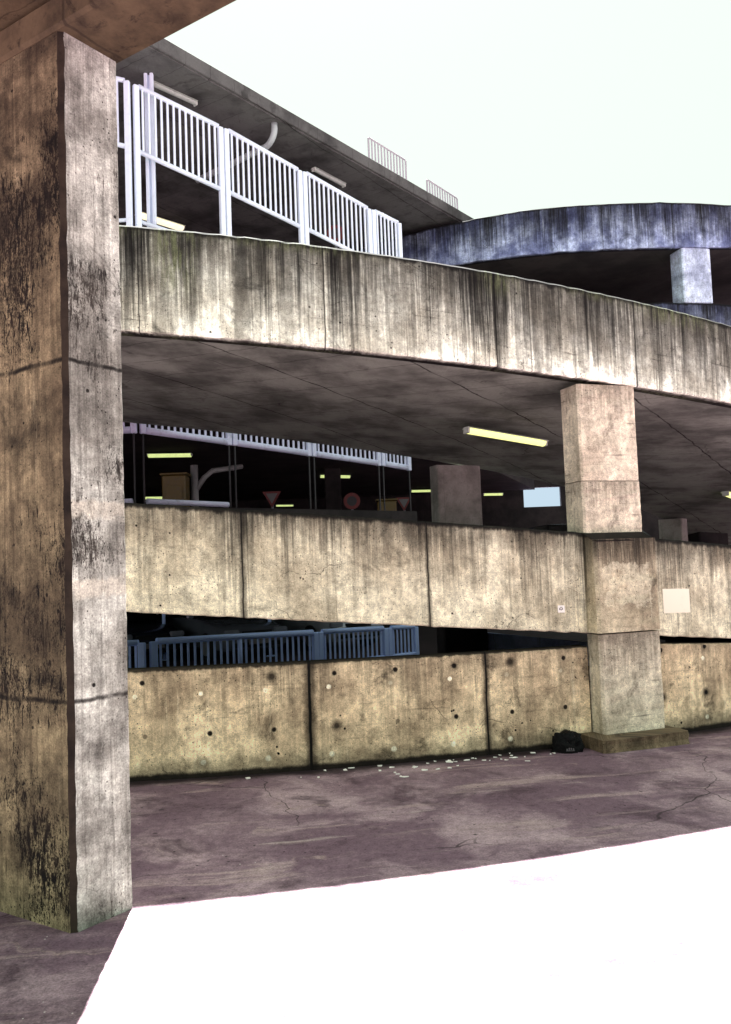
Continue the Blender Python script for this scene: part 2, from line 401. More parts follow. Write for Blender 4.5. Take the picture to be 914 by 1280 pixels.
# ------------------------------------------------------------------ spiral ramp
CX, CY, RO, RI = -3.574, 26.641, 18.406, 12.4
def pol(r, t): return (CX+r*math.sin(R(t)), CY-r*math.cos(R(t)))
def p3(r, t, z): x, y = pol(r, t); return Vector((x, y, z))
def z_utop(t): return 5.334-.0305*(t-4.02)-.00022*(t-4.02)**2 if t < 30 else 4.393-.0394*(t-30)
def z_ubot(t): return 4.283-.0294*(t-4.02)
def z_mtop(t): return 2.615-.0288*(t-4.02)
def z_mbot(t): return 1.578-.0299*(t-4.02)
def arange(a, b, st): n = max(1, round((b-a)/st)); return [a+(b-a)*i/n for i in range(n+1)]
def wob(a, k): return k*(math.sin(a*7.3+1)+math.sin(a*17.1+2)*.7+math.sin(a*41.7)*.5+random.uniform(-1, 1)*.8)

def curved_wall(t0, t1, zt, zb, ro, th, centre=(CX, CY), step=.25, rough=.003, uR=RO, ch=.02, vref=None):
    """a curved parapet: outer face, chamfered top, inner face, underside; UV in metres"""
    def P(r, t, z): return (centre[0]+r*math.sin(R(t)), centre[1]-r*math.cos(R(t)), z)
    m = MB(); T = arange(t0, t1, step); rows = []
    for t in T:
        a, b = zt(t), zb(t); e = wob(t, rough); e2 = wob(t+50, rough); u = uR*R(t)
        k = [(ro, b+e2+.012, a-b), (ro, b+(a-b)*.5, (a-b)*.5), (ro+e*.3, a-ch+e, ch), (ro-ch, a+e*.5, 0), (ro-th+ch, a, -.15), (ro-th, a-ch, -.18), (ro-th, b, -.9), (ro-.012, b+e2, a-b+.03), (ro, b+e2+.012, a-b)]
        rows.append(([P(r, t, z) for r, z, v in k], [(u, v if vref is None else (vref-z if v > 0 else v)) for r, z, v in k]))
    m.grid([r[0] for r in rows], [r[1] for r in rows])
    for i, fl in ((0, False), (-1, True)):
        pts = rows[i][0][:-1]; m.face(pts if fl else pts[::-1], rows[i][1][:-1])
    return m
def ring_slab(t0, t1, zb, thick, r0, r1, centre=(CX, CY), step=2.0, nr=5):
    def P(r, t, z): return (centre[0]+r*math.sin(R(t)), centre[1]-r*math.cos(R(t)), z)
    m = MB(); T = arange(t0, t1, step); RR = [r0+(r1-r0)*i/nr for i in range(nr+1)]
    m.grid([[P(r, t, zb(t)) for r in RR] for t in T]); m.grid([[P(r, t, zb(t)+thick) for r in RR] for t in T], flip=True)
    m.grid([[P(r0, t, zb(t)), P(r0, t, zb(t)+thick)] for t in T]); m.grid([[P(r1, t, zb(t)), P(r1, t, zb(t)+thick)] for t in T], flip=True)
    for t in (T[0], T[-1]):
        m.grid([[P(r, t, zb(t)), P(r, t, zb(t)+thick)] for r in RR])
    return m

up = thing('spiral_ramp', 'curved concrete ramp with black streaks and moss, sloping down below the white railing', 'ramp', (*pol(RO, 12), 4))
curved_wall(-14, 78, z_utop, z_ubot, RO, .2).build('parapet', C_UP, up)
ring_slab(-14, 78, lambda t: z_ubot(t)+.015, .26, RI, RO-.205).build('deck', C_SOFF, up)
curved_wall(-14, 78, lambda t: z_ubot(t)+.45, lambda t: z_ubot(t)+.28, RI+.2, .2, step=2, rough=0).build('kerb', C_SOFF, up)

mid = thing('spiral_ramp', 'cream concrete ramp wall at mid height, with a white sticker and a pale painted rectangle', 'ramp', (*pol(RO, 12), 1.4))
curved_wall(-14, 60, z_mtop, z_mbot, RO, .2).build('parapet', C_MID, mid)
ring_slab(-14, 60, lambda t: z_mbot(t)+.015, .26, RI, RO-.205).build('deck', C_DARK, mid)
pt = MB()                                        # painted-out rectangle, a thin coat on the wall
def on_wall(r, u, z): t = math.degrees(u/RO); return p3(r, t, z)
NU = 10
Gp = [[on_wall(RO+.003, 6.93+.366*i/NU, 1.30+.262*j/4-.0012*i+random.uniform(-.002, .002)) for j in range(5)] for i in range(NU+1)]
pt.grid(Gp)
pt.build('painted_patch', P_PATCH, mid)

low_l = curved_wall(-14, 18.48, lambda t: 1.034-.0016*(t-4) if t > 4 else 1.034, lambda t: -.05, RO, .2, vref=1.03).build('low_wall', C_LOW)
tag(recentre(low_l, (*pol(RO, 8), 0)), 'low ochre concrete wall with dark tie holes, left of the pillar on the ground', 'wall')
low_r = curved_wall(20.95, 52, lambda t: .985-.019*(t-20.95) if t < 40 else .623, lambda t: -.05, RO, .2, vref=1.03).build('low_wall', C_LOW)
tag(recentre(low_r, (*pol(RO, 24), 0)), 'short end of low ochre wall right of the pillar, at the frame edge', 'wall')

# main pillar
def block(r0, r1, t0, t1, z0, z1, uvz, cham=.02, nz=14, slope_top=0.0, jit=.006):
    """radial block with chamfered front edges; UV u across the front, v down from uvz"""
    m = MB(); dt = math.degrees(cham/r1)
    prof = [(r0, t0), (r1-cham, t0), (r1, t0+dt), (r1, (t0+t1)/2), (r1, t1-dt), (r1-cham, t1), (r0, t1)]
    us = [-(r1-r0), 0, cham, RO*R(t1-t0)/2, RO*R(t1-t0)-cham, RO*R(t1-t0), RO*R(t1-t0)+(r1-r0)]
    Z = [z0+(z1-z0)*i/nz for i in range(nz+1)]; rows = []
    for z in Z:
        e = [random.uniform(-jit, jit) if 0 < k < 6 else 0 for k in range(7)]
        rows.append(([p3(r+e[k], t, z-(slope_top*max(0, (r-r0)/(r1-r0)) if z == Z[-1] else 0)) for k, (r, t) in enumerate(prof)], [(u, uvz-z) for u in us]))
    m.grid([r[0] for r in rows], [r[1] for r in rows])
    m.face(rows[-1][0], [(u, 0.02) for u in us]); m.face(rows[0][0][::-1], [(u, uvz-z0) for u in us])
    m.face([rows[0][0][0], rows[-1][0][0], rows[-1][0][-1], rows[0][0][-1]])
    return m
pil = thing('concrete_pillar', 'tall concrete pillar with thicker foot holding up the ramps, standing in front on a low plinth', 'pillar', (*pol(RO, 19.7), 0))
block(RO-.36, RO-.03, 18.68, 20.98, 2.75, z_ubot(20.9)+.005, 3.9).build('shaft', C_PILL, pil)
block(RO-.362, RO-.026, 18.67, 20.99, 2.2-.06, 2.742, 2.9).build('shaft', C_PILL, pil)
block(RO-.01, 18.62, 18.52, 20.92, 1.15, 2.19, 2.19, slope_top=.1, cham=.03).build('pilaster', C_PILA, pil)
block(RO-.02, 18.605, 18.55, 20.9, .0, 1.135, 1.15, cham=.025).build('pilaster', C_PILL, pil)
block(RO+.002, 18.87, 18.0, 21.15, 0, .125, .125, cham=.03, nz=3, jit=.012).build('plinth', C_PLINTH, pil)

for (t0, t1, r0, r1, lab, top) in ((22.4, 26.35, RI, RI+.28, 'rear concrete pillar standing in shadow under the ramp, left of the tall front pillar', z_ubot),
                                  (54.5, 56.6, RI, RI+.5, 'small dark pillar peeping out just right of the tall front pillar', z_ubot)):
    o = thing('concrete_pillar', lab, 'pillar', (*pol(RI, t0), 0))
    block(r0, r1, t0, t1, 0, z_mbot(t1)+.01 if t0 < 40 else .3, 1.5, cham=.02).build('lower_shaft', C_DARK, o)  # lower shaft in darker concrete: shade put into its colour
    block(r0, r1, t0, t1, z_mbot(t1)+.28 if t0 < 40 else .36, top(t1)+.012, 4.0, cham=.02).build('shaft', C_REAR, o)

# low inner ramp kerb wall seen through the lowest slot
w = MB(); A_, B_ = (1.75, 15.45), (4.6, 16.1)
n_ = Vector((B_[1]-A_[1], -(B_[0]-A_[0]), 0)).normalized()*.18
poly = [A_, B_, (B_[0]-n_.x, B_[1]-n_.y), (A_[0]-n_.x, A_[1]-n_.y)]
w.prism(poly, -.02, lambda p: .74-.15*(p[0]-1.75))
tag(recentre(w.build('ramp_wall', C_BLUE), (3, 15.8, 0)), 'blue-grey wall with sloping top in the dark slot beside the pillar foot', 'wall')

# ------------------------------------------------------------------ foreground column, beam and ceiling
uu = Vector((.557, .830, 0)).normalized(); vv = Vector((-uu.y, uu.x, 0)); c0 = Vector((-1.653, 4.82, 0))
CW, CL, CB = .414, 1.5, 5.06
def column_faces():
    m = MB(); ch = .028; Z = [0, .02, .05]+[.05+i*.07 for i in range(1, 72)]; Z = [z for z in Z if z < CB-.01]+[CB]
    prof = [c0+vv*CL, c0+vv*(CL*.66), c0+vv*(CL*.33), c0+vv*ch, c0+uu*ch, c0+uu*CW*.5, c0+uu*(CW-.012), c0+uu*CW+vv*.012, c0+uu*CW+vv*CL]
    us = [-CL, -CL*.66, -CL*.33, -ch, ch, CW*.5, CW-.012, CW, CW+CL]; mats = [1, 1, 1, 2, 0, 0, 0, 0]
    rows = []
    for z in Z:
        e = [0, 0, 0]+[random.uniform(-1, 1)*.004 for _ in range(5)]+[0]
        d = (uu-vv).normalized()*-1
        rows.append([p+Vector((0, 0, z))+(d*e[k] if k in (3, 4) else uu*e[k]) for k, p in enumerate(prof)])
    for a in range(len(Z)-1):
        for k in range(len(prof)-1):
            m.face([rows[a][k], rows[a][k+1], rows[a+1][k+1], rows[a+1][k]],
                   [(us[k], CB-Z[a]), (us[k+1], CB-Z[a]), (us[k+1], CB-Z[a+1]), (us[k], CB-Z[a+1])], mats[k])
    m.face(rows[-1]); m.face(rows[0][::-1])
    for a in range(len(Z)-1): m.face([rows[a][0], rows[a+1][0], rows[a+1][-1], rows[a][-1]], mi=1)
    return m
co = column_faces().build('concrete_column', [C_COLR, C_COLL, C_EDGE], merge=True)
tag(recentre(co, (c0.x, c0.y, 0)), 'tall stained concrete column with dark worn corner in the left foreground', 'column')
ax = (vv, uu, Vector((0, 0, 1)))
bm_ = MB(); bm_.box(c0+uu*(CW/2)-vv*1.2+Vector((0, 0, CB+.1)), (8.4, CW+.05, .2), ax, bev=.02)
tag(recentre(bm_.build('ceiling_beam', C_BEAM), (c0.x, c0.y, CB)), 'brown concrete beam resting on top of the left column, crossing the upper corner', 'beam')
sl = MB(); sl.box(c0-uu*2.0+vv*1.0+uu*(CW/2)+Vector((0, 0, CB+.2+.15)), (6.0, 4.0+CW, .28), ax, bev=.015)
tag(recentre(sl.build('ceiling_slab', C_BEAM), (c0.x, c0.y, CB+.2)), 'reddish brown ceiling slab above the beam in the top left corner', 'ceiling')

# ------------------------------------------------------------------ the parking building behind
LX, LY, DX, DY = -3.71, 14.40, 1.3535, 1.1548
def rl(t, off=0.0):
    n = Vector((-DY, DX)).normalized(); return (LX+DX*t+n.x*off, LY+DY*t+n.y*off)
ring_pts = [pol(RI-.12, t) for t in (-2, -12, -22, -32)]
e0, e1 = Vector((-3.137, 14.317)), Vector((2.978, 22.36)); ed = (e1-e0).normalized()
bld = thing('parking_building', 'dark multi storey car park behind the curved ramps, with overhanging flat roof', 'building', (-3, 26, 0))
b = MB(); roof_poly = [tuple(e0-ed*3.0), tuple(e0+ed*17), (9, 47), (-20, 47), (-20, 15)]
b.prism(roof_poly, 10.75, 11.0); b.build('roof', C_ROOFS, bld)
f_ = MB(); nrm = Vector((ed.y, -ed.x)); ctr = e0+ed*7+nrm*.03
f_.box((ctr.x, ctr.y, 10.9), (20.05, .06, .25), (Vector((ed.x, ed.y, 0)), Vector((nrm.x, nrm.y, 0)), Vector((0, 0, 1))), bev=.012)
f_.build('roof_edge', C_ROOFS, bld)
flo = [rl(-.03), rl(3.55), rl(3.55, 2.0), (9, 46), (-19, 46), ring_pts[3], ring_pts[2], ring_pts[1], ring_pts[0]]
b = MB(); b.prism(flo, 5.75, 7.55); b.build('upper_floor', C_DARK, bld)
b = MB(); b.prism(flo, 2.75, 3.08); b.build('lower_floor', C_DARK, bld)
b = MB()                                        # back wall with one opening to the sky
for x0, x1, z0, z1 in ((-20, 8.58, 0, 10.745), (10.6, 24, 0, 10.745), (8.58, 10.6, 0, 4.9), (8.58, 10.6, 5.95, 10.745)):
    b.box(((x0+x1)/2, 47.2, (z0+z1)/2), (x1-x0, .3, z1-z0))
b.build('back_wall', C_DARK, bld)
PANE = Mat('sky_tint_glass', .0, .3); PANE.b.inputs['Transmission Weight'].default_value = 1; PANE.b.inputs['IOR'].default_value = 1.02; PANE = PANE.out((.66, .73, .95, 1))
b = MB(); b.box((9.59, 47.2, 5.425), (2.01, .02, 1.04)); b.build('sky_tint_pane', PANE, bld)  # added pane, tints the sky seen through the opening blue
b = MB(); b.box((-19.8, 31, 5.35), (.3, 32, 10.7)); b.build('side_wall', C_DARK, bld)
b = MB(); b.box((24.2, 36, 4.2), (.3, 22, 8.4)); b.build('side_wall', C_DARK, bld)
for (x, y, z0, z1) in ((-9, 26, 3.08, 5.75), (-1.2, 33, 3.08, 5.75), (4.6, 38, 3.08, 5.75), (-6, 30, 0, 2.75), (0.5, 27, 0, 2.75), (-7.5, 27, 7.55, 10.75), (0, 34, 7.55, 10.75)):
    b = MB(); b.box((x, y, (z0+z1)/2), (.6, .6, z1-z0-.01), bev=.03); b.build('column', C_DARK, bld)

# ------------------------------------------------------------------ railings
def railing_panel(t0, t1, tops, bots, foots, mat, label, group, n=13, post_r=.05, rail_r=.042, midpost=False, leg=None, off=0.0, foot_rail=True, base=None, p0=None, p1=None):
    a2 = p0 or rl(t0, off); b2 = p1 or rl(t1, off)
    a, b_ = Vector((*a2, 0)), Vector((*b2, 0)); d = (b_-a); L = d.length; d.normalize()
    a += d*.06; b_ -= d*.06
    Zt = lambda k: tops[0]+(tops[1]-tops[0])*k
    Zb = lambda k: bots[0]+(bots[1]-bots[0])*k
    Zf = lambda k: foots[0]+(foots[1]-foots[0])*k
    at = lambda k, z: a.lerp(b_, k)+Vector((0, 0, z))
    root = thing('railing_panel', label, 'railing', tuple(at(.5, base if base is not None else min(foots))), group)
    zb_ = base if base is not None else min(foots)-.1
    for k in (0, 1):
        m = MB(); zl = zb_ if leg is None else Zb(k)-rail_r; axs = (d, Vector((-d.y, d.x, 0)), Vector((0, 0, 1)))
        m.box((at(k, zl)+at(k, Zt(k)))/2, (post_r*2, post_r*1.6, Zt(k)-zl), axs, bev=.012); m.build('post', mat, root)
        if leg is not None: m = MB(); m.box((at(k, zb_)+at(k, zl))/2, (post_r*.5, post_r*.5, zl-zb_), axs); m.build('leg', leg, root)
    if midpost:
        m = MB(); m.tube([at(.5, zb_), at(.5, Zt(.5))], post_r*.7, 10); m.build('post', mat, root)
    s = post_r/L
    m = MB(); m.tube([at(s, Zt(s)), at(1-s, Zt(1-s))], rail_r, 12); m.build('top_rail', mat, root)
    m = MB(); m.tube([at(s, Zb(s)), at(1-s, Zb(1-s))], rail_r, 12); m.build('bottom_rail', mat, root)
    if foot_rail:
        m = MB(); m.tube([at(s, Zf(s)), at(1-s, Zf(1-s))], rail_r*.8, 12); m.build('foot_rail', mat, root)
    for i in range(n):
        k = (i+1)/(n+1)
        if midpost and abs(k-.5) < .01: continue
        m = MB(); m.box(at(k, (Zb(k)+Zt(k))/2), (.036, .022, Zt(k)-Zb(k)-rail_r), (d, Vector((-d.y, d.x, 0)), Vector((0, 0, 1)))); m.build('baluster', mat, root)
    return root
T3 = [10.32, 10.09, 9.76, 9.42, 9.31]; B3 = [9.16, 8.91, 8.62, 8.31, 8.21]; F3 = [7.93, 7.8, 7.72, 7.66, 7.62]
ordn = ['first', 'second', 'third', 'narrow last']
TT = [0, 1, 2, 3, 3.48]
g3 = 'white railing panels along the top storey'
for i in range(4):
    railing_panel(TT[i], TT[i+1], T3[i:i+2], B3[i:i+2], F3[i:i+2], P_WHITE,
                  ['big white railing panel nearest the left column, on the top storey', 'second white railing panel from the left column, on the top storey',
                   'third white railing panel from the left column, on the top storey', 'narrow last white railing panel at right end of the top storey'][i], g3, n=13 if i < 3 else 6, base=7.55)
pl = (LX-.55, LY-.02)
railing_panel(0, 0, (10.62, 10.36), (9.46, 9.2), (7.93, 7.93), P_WHITE, 'sliver of white railing half hidden by the left column, top storey', g3, n=4, base=7.55, p0=(LX-1.0, LY+.02), p1=(LX-.03, LY-.03))
T2 = [5.50, 5.40, 5.30, 5.18, 5.12]; B2 = [4.35, 4.26, 4.16, 4.06, 4.0]; F2 = [3.16, 3.13, 3.12, 3.12, 3.12]
g2 = 'railing panels of the middle storey seen under the ramp soffit'
for i in range(4):
    railing_panel(TT[i], TT[i+1], T2[i:i+2], B2[i:i+2], F2[i:i+2], P_LAV,
                  ['long pale rail nearest the left column, just under the upper ramp soffit', 'second pale railing panel under the soffit, its baluster feet showing',
                   'third pale railing panel under the soffit, above the round red sign', 'short end railing panel under the soffit beside the rear pillar'][i], g2, n=13 if i < 3 else 6, base=3.085, rail_r=.06, leg=P_DPOST, foot_rail=(i == 0))
railing_panel(0, 0, (5.5, 5.5), (4.36, 4.35), (3.16, 3.16), P_LAV, 'stub of pale rail against the left column, under the soffit', g2, n=4, base=3.085, rail_r=.06, leg=P_DPOST, p0=(LX-1.0, LY+.02), p1=(LX-.03, LY-.03))
T1 = [.835, .772, .735, .685, .655]
g1 = 'blue railing panels in the lowest slot'
railing_panel(.06, 2, (T1[0], T1[2]), (.1, .1), (.1, .1), P_BLUE, 'long blue railing panel with a middle post in the lowest slot', g1, n=25, midpost=True, base=0, foot_rail=False, rail_r=.055, post_r=.06)
railing_panel(2, 3, T1[2:4], (.1, .1), (.1, .1), P_BLUE, 'medium blue railing panel in the lowest slot, right of the long one', g1, n=13, base=0, foot_rail=False, rail_r=.05, post_r=.06)
railing_panel(3, 3.48, T1[3:5], (.1, .1), (.1, .1), P_BLUE, 'short blue railing panel at the right end of the lowest slot', g1, n=6, base=0, foot_rail=False, rail_r=.045, post_r=.055)
railing_panel(0, 0, (.83, .83), (.1, .1), (.1, .1), P_BLUE, 'stub of blue railing beside the left column in the lowest slot', g1, n=8, base=0, foot_rail=False, rail_r=.05, post_r=.06, p0=(LX-1.0, LY+.02), p1=(LX+.02, LY-.0))
# roof railing: panels lost in the sky glare are left out
gr_ = 'railing panels on the roof edge'
for s0, s1, lab in ((5.95, 7.55, 'larger pale railing panel standing on the roof edge against the white sky'), (8.35, 9.9, 'last roof railing panel, low on the roof edge beside the far ramp')):
    q0, q1 = e0+ed*s0-nrm*.15, e0+ed*s1-nrm*.15
    railing_panel(0, 0, (11.66, 11.66) if s0 < 7 else (11.5, 11.48), (11.12, 11.12), (11.1, 11.1), P_GREY, lab, gr_, n=11, base=11.0, foot_rail=False, rail_r=.02, post_r=.025, p0=tuple(q0), p1=tuple(q1))

# ------------------------------------------------------------------ lamps
def tube_lamp(p0, p1, label, tube_mat, width=.2, group='fluorescent lamps on the ceilings'):
    p0, p1 = Vector(p0), Vector(p1); c = (p0+p1)/2; d = (p1-p0); L = d.length; d.normalize()
    s = d.cross(Vector((0, 0, 1))).normalized(); up_ = s.cross(d)
    root = thing('fluorescent_lamp', label, 'lamp', tuple(c), group)
    m = MB()                                     # folded sheet reflector
    sec = [(-.5, .028), (-.28, .045), (.28, .045), (.5, .028), (.5, .034), (.29, .056), (-.29, .056), (-.5, .034)]
    P = [[c+d*(k*L/2)+s*x*width+up_*y for x, y in sec+[sec[0]]] for k in (-1, 1)]
    m.grid(P); m.face(P[0][:-1]); m.face(P[1][:-1][::-1]); m.build('reflector', P_HOUS, root)
    m = MB(); r = width*.34
    seca = [(math.cos(a)*r, -math.sin(a)*r+.03) for a in [math.pi*i/8 for i in range(9)]]
    P = [[c+d*(k*L*.485)+s*x+up_*y for x, y in seca+[seca[0]]] for k in (-1, 1)]
    m.grid(P, smooth=False); m.face(P[0][:-1]); m.face(P[1][:-1][::-1]); m.build('diffuser', tube_mat, root)
    for k in (-1, 1):
        m = MB(); m.box(c+d*(k*L*.495)+up_*.005, (.03, width*.62, .08), (d, s, up_), bev=.006); m.build('end_cap', P_HOUS, root)
    return root
tube_lamp((1.395, 11.63, 3.70), (2.565, 12.25, 3.565), 'long lit tube lamp on the ramp soffit left of the tall pillar', G_ON, .2)
q = p3(14.7, 44.2, z_ubot(44.2)-.07); q2 = p3(14.7, 49, z_ubot(49)-.07)
tube_lamp(q, q2, 'lit tube lamp under the ramp at the right frame edge', G_ON, .2)
tube_lamp((-3.532, 15.066, 10.69), (-2.887, 15.776, 10.69), 'unlit tube lamp under the roof above the big white railing panel', G_OFF, .16)
tube_lamp((-0.859, 18.633, 10.69), (-0.214, 19.489, 10.69), 'unlit tube lamp under the roof above the third white railing panel', G_OFF, .16)
tube_lamp((-5.259, 20.655, 10.69), (-4.374, 21.627, 10.69), 'warm lit tube lamp glimpsed below the big white railing panel', G_WARM, .3)
tube_lamp((-6.713, 27, 5.68), (-5.346, 27, 5.65), 'lit greenish tube lamp in the dark storey near the left column', G_FAR, .3)
tube_lamp((-1.782, 35, 5.70), (-.563, 35.2, 5.66), 'lit greenish tube lamp deep in the dark storey above the round red sign', G_FAR, .3)
tube_lamp((2.3, 43, 5.66), (3.5, 43, 5.64), 'faint lit tube lamp beside the rear pillar, far inside', G_FAR, .3)
tube_lamp((-4.1, 40, 4.95), (-3.3, 40, 4.93), 'faint lit tube lamp low behind the first triangle sign', G_FAR, .2)
tube_lamp((-9.6, 38, 5.36), (-8.7, 38, 5.34), 'faint lit tube lamp low beside the yellow cabinet', G_FAR, .3)
tube_lamp((5.6, 41, 5.2), (6.5, 41, 5.18), 'faint lit tube lamp right of the rear pillar, far inside', G_FAR, .3)

# ------------------------------------------------------------------ pipes and posts
m = MB(); E0 = Vector((-1.513, 16.68, 10.74)); E1 = Vector((-3.445, 18.2, 10.3)); dd = Vector((E1.x-E0.x, E1.y-E0.y, 0)).normalized()
pts = [E0]+[E0+dd*(.3*(1-math.cos(a)))+Vector((0, 0, -.1-.3*math.sin(a))) for a in [math.pi/2*i/6 for i in range(7)]]+[E0+dd*2.3+Vector((0, 0, -.44))]
m.tube(pts, .062, 14)
tag(recentre(m.build('drain_pipe', P_PIPE), tuple(E0)), 'white bent drain pipe hanging below the roof behind the railing', 'pipe')
m = MB()
for o_ in (-.05, .05): m.box((-3.53+o_, 14.82, 9.15), (.06, .08, 3.19), bev=.01)
m.box((-3.53, 14.86, 9.15), (.09, .02, 3.18))
tag(recentre(m.build('steel_post', P_WHITE), (-3.53, 14.82, 7.55)), 'white double steel post rising from the railing to the roof', 'post')
t_ = thing('drain_pipe', 'white pipe with a slanting branch in the dark storey beside the yellow cabinet', 'pipe', (-4.4, 22.5, 3.08))
m = MB(); m.tube([(-4.4, 22.5, 3.08), (-4.4, 22.5, 4.75)], .1, 12); m.build('riser', P_DPIPE, t_)
m = MB(); m.tube([(-4.4, 22.5, 4.05), (-4.15, 22.52, 4.42), (-3.95, 22.6, 4.6), (-3.3, 23.4, 4.78)], .07, 12); m.build('branch', P_DPIPE, t_)
for x, y, lab in ((-4.69, 20, 'thin dark post in the lowest slot near the left column'), (-2.28, 20, 'thin dark post in the lowest slot above the long blue railing')):
    m = MB(); m.tube([(x, y, 0), (x, y, 2.75)], .04, 10); m.box((x, y, .01), (.18, .18, .02))
    tag(recentre(m.build('steel_post', P_BLUE), (x, y, 0)), lab, 'post', 'thin posts in the lowest slot')

# ------------------------------------------------------------------ signs, cabinet
def yield_sign(x, y, z, w, label):
    r = thing('yield_sign', label, 'sign', (x, y, 3.08), 'upside down triangle signs')
    h = w*.87
    def tri(k, yy): 
        cz = z; return [(x-w/2*k, yy, cz+h/3*k), (x+w/2*k, yy, cz+h/3*k), (x, yy, cz-2*h/3*k)]
    m = MB(); a, b2 = tri(1, y-.02), tri(1, y); m.face(a); m.face(b2[::-1])
    for i in range(3): j = (i+1) % 3; m.face([a[i], b2[i], b2[j], a[j]])
    m.build('border', P_RED, r)
    m = MB(); a, b2 = tri(.62, y-.026), tri(.62, y-.0205); m.face(a)
    for i in range(3): j = (i+1) % 3; m.face([a[i], b2[i], b2[j], a[j]])
    m.build('face', P_SIGN, r)
    m = MB(); m.tube([(x, y+.05, 3.08), (x, y+.05, z+.1)], .035, 8); m.build('post', P_STEEL, r)
yield_sign(-2.568, 24, 3.98, .52, 'red bordered triangle sign near the middle of the dark storey')
yield_sign(1.157, 26, 3.85, .48, 'red bordered triangle sign beside the rear pillar')
def round_sign(x, y, z, r_, z0, label):
    o = thing('round_sign', label, 'sign', (x, y, z0), 'round red signs')
    m = MB(); n = 24; ring = [(x+math.cos(2*math.pi*i/n)*r_, z+math.sin(2*math.pi*i/n)*r_) for i in range(n)]
    m.face([(a, y-.02, c) for a, c in ring]); m.face([(a, y, c) for a, c in ring][::-1])
    for i in range(n): j = (i+1) % n; m.face([(ring[i][0], y-.02, ring[i][1]), (ring[i][0], y, ring[i][1]), (ring[j][0], y, ring[j][1]), (ring[j][0], y-.02, ring[j][1])])
    m.build('disc', P_RED, o)
    m = MB(); m.face([(x+(a-x)*.6, y-.024, z+(c-z)*.6) for a, c in ring]); m.build('face', P_INK, o)
    m = MB(); m.tube([(x, y+.04, z0), (x, y+.04, z)], .035, 8); m.build('post', P_STEEL, o)
round_sign(-.38, 25, 3.86, .24, 3.08, 'round red sign in the dark storey, between the triangle signs')
round_sign(-.45, 19.6, 9.62, .2, 7.55, 'round red sign half hidden behind the third white railing panel')
def cabinet(x, y, z0, w, h, label):
    o = thing('yellow_cabinet', label, 'cabinet', (x, y, z0), 'yellow cabinets in the dark storey')
    m = MB(); m.box((x, y, z0+h/2), (w, .5, h), bev=.03); m.build('body', P_YEL, o)
    m = MB(); m.box((x, y-.262, z0+h*.55), (w*.7, .02, h*.5), bev=.005); m.build('door', P_YEL, o)
    m = MB(); m.box((x, y, z0+h+.03), (w+.08, .56, .05), bev=.01); m.build('lid', P_YEL, o)
cabinet(-4.78, 22, 3.08, .6, 1.35, 'tall yellow cabinet in the dark storey beside the white pipe')
cabinet(.62, 25.2, 3.08, .55, .75, 'small yellow cabinet between the round sign and second triangle sign')

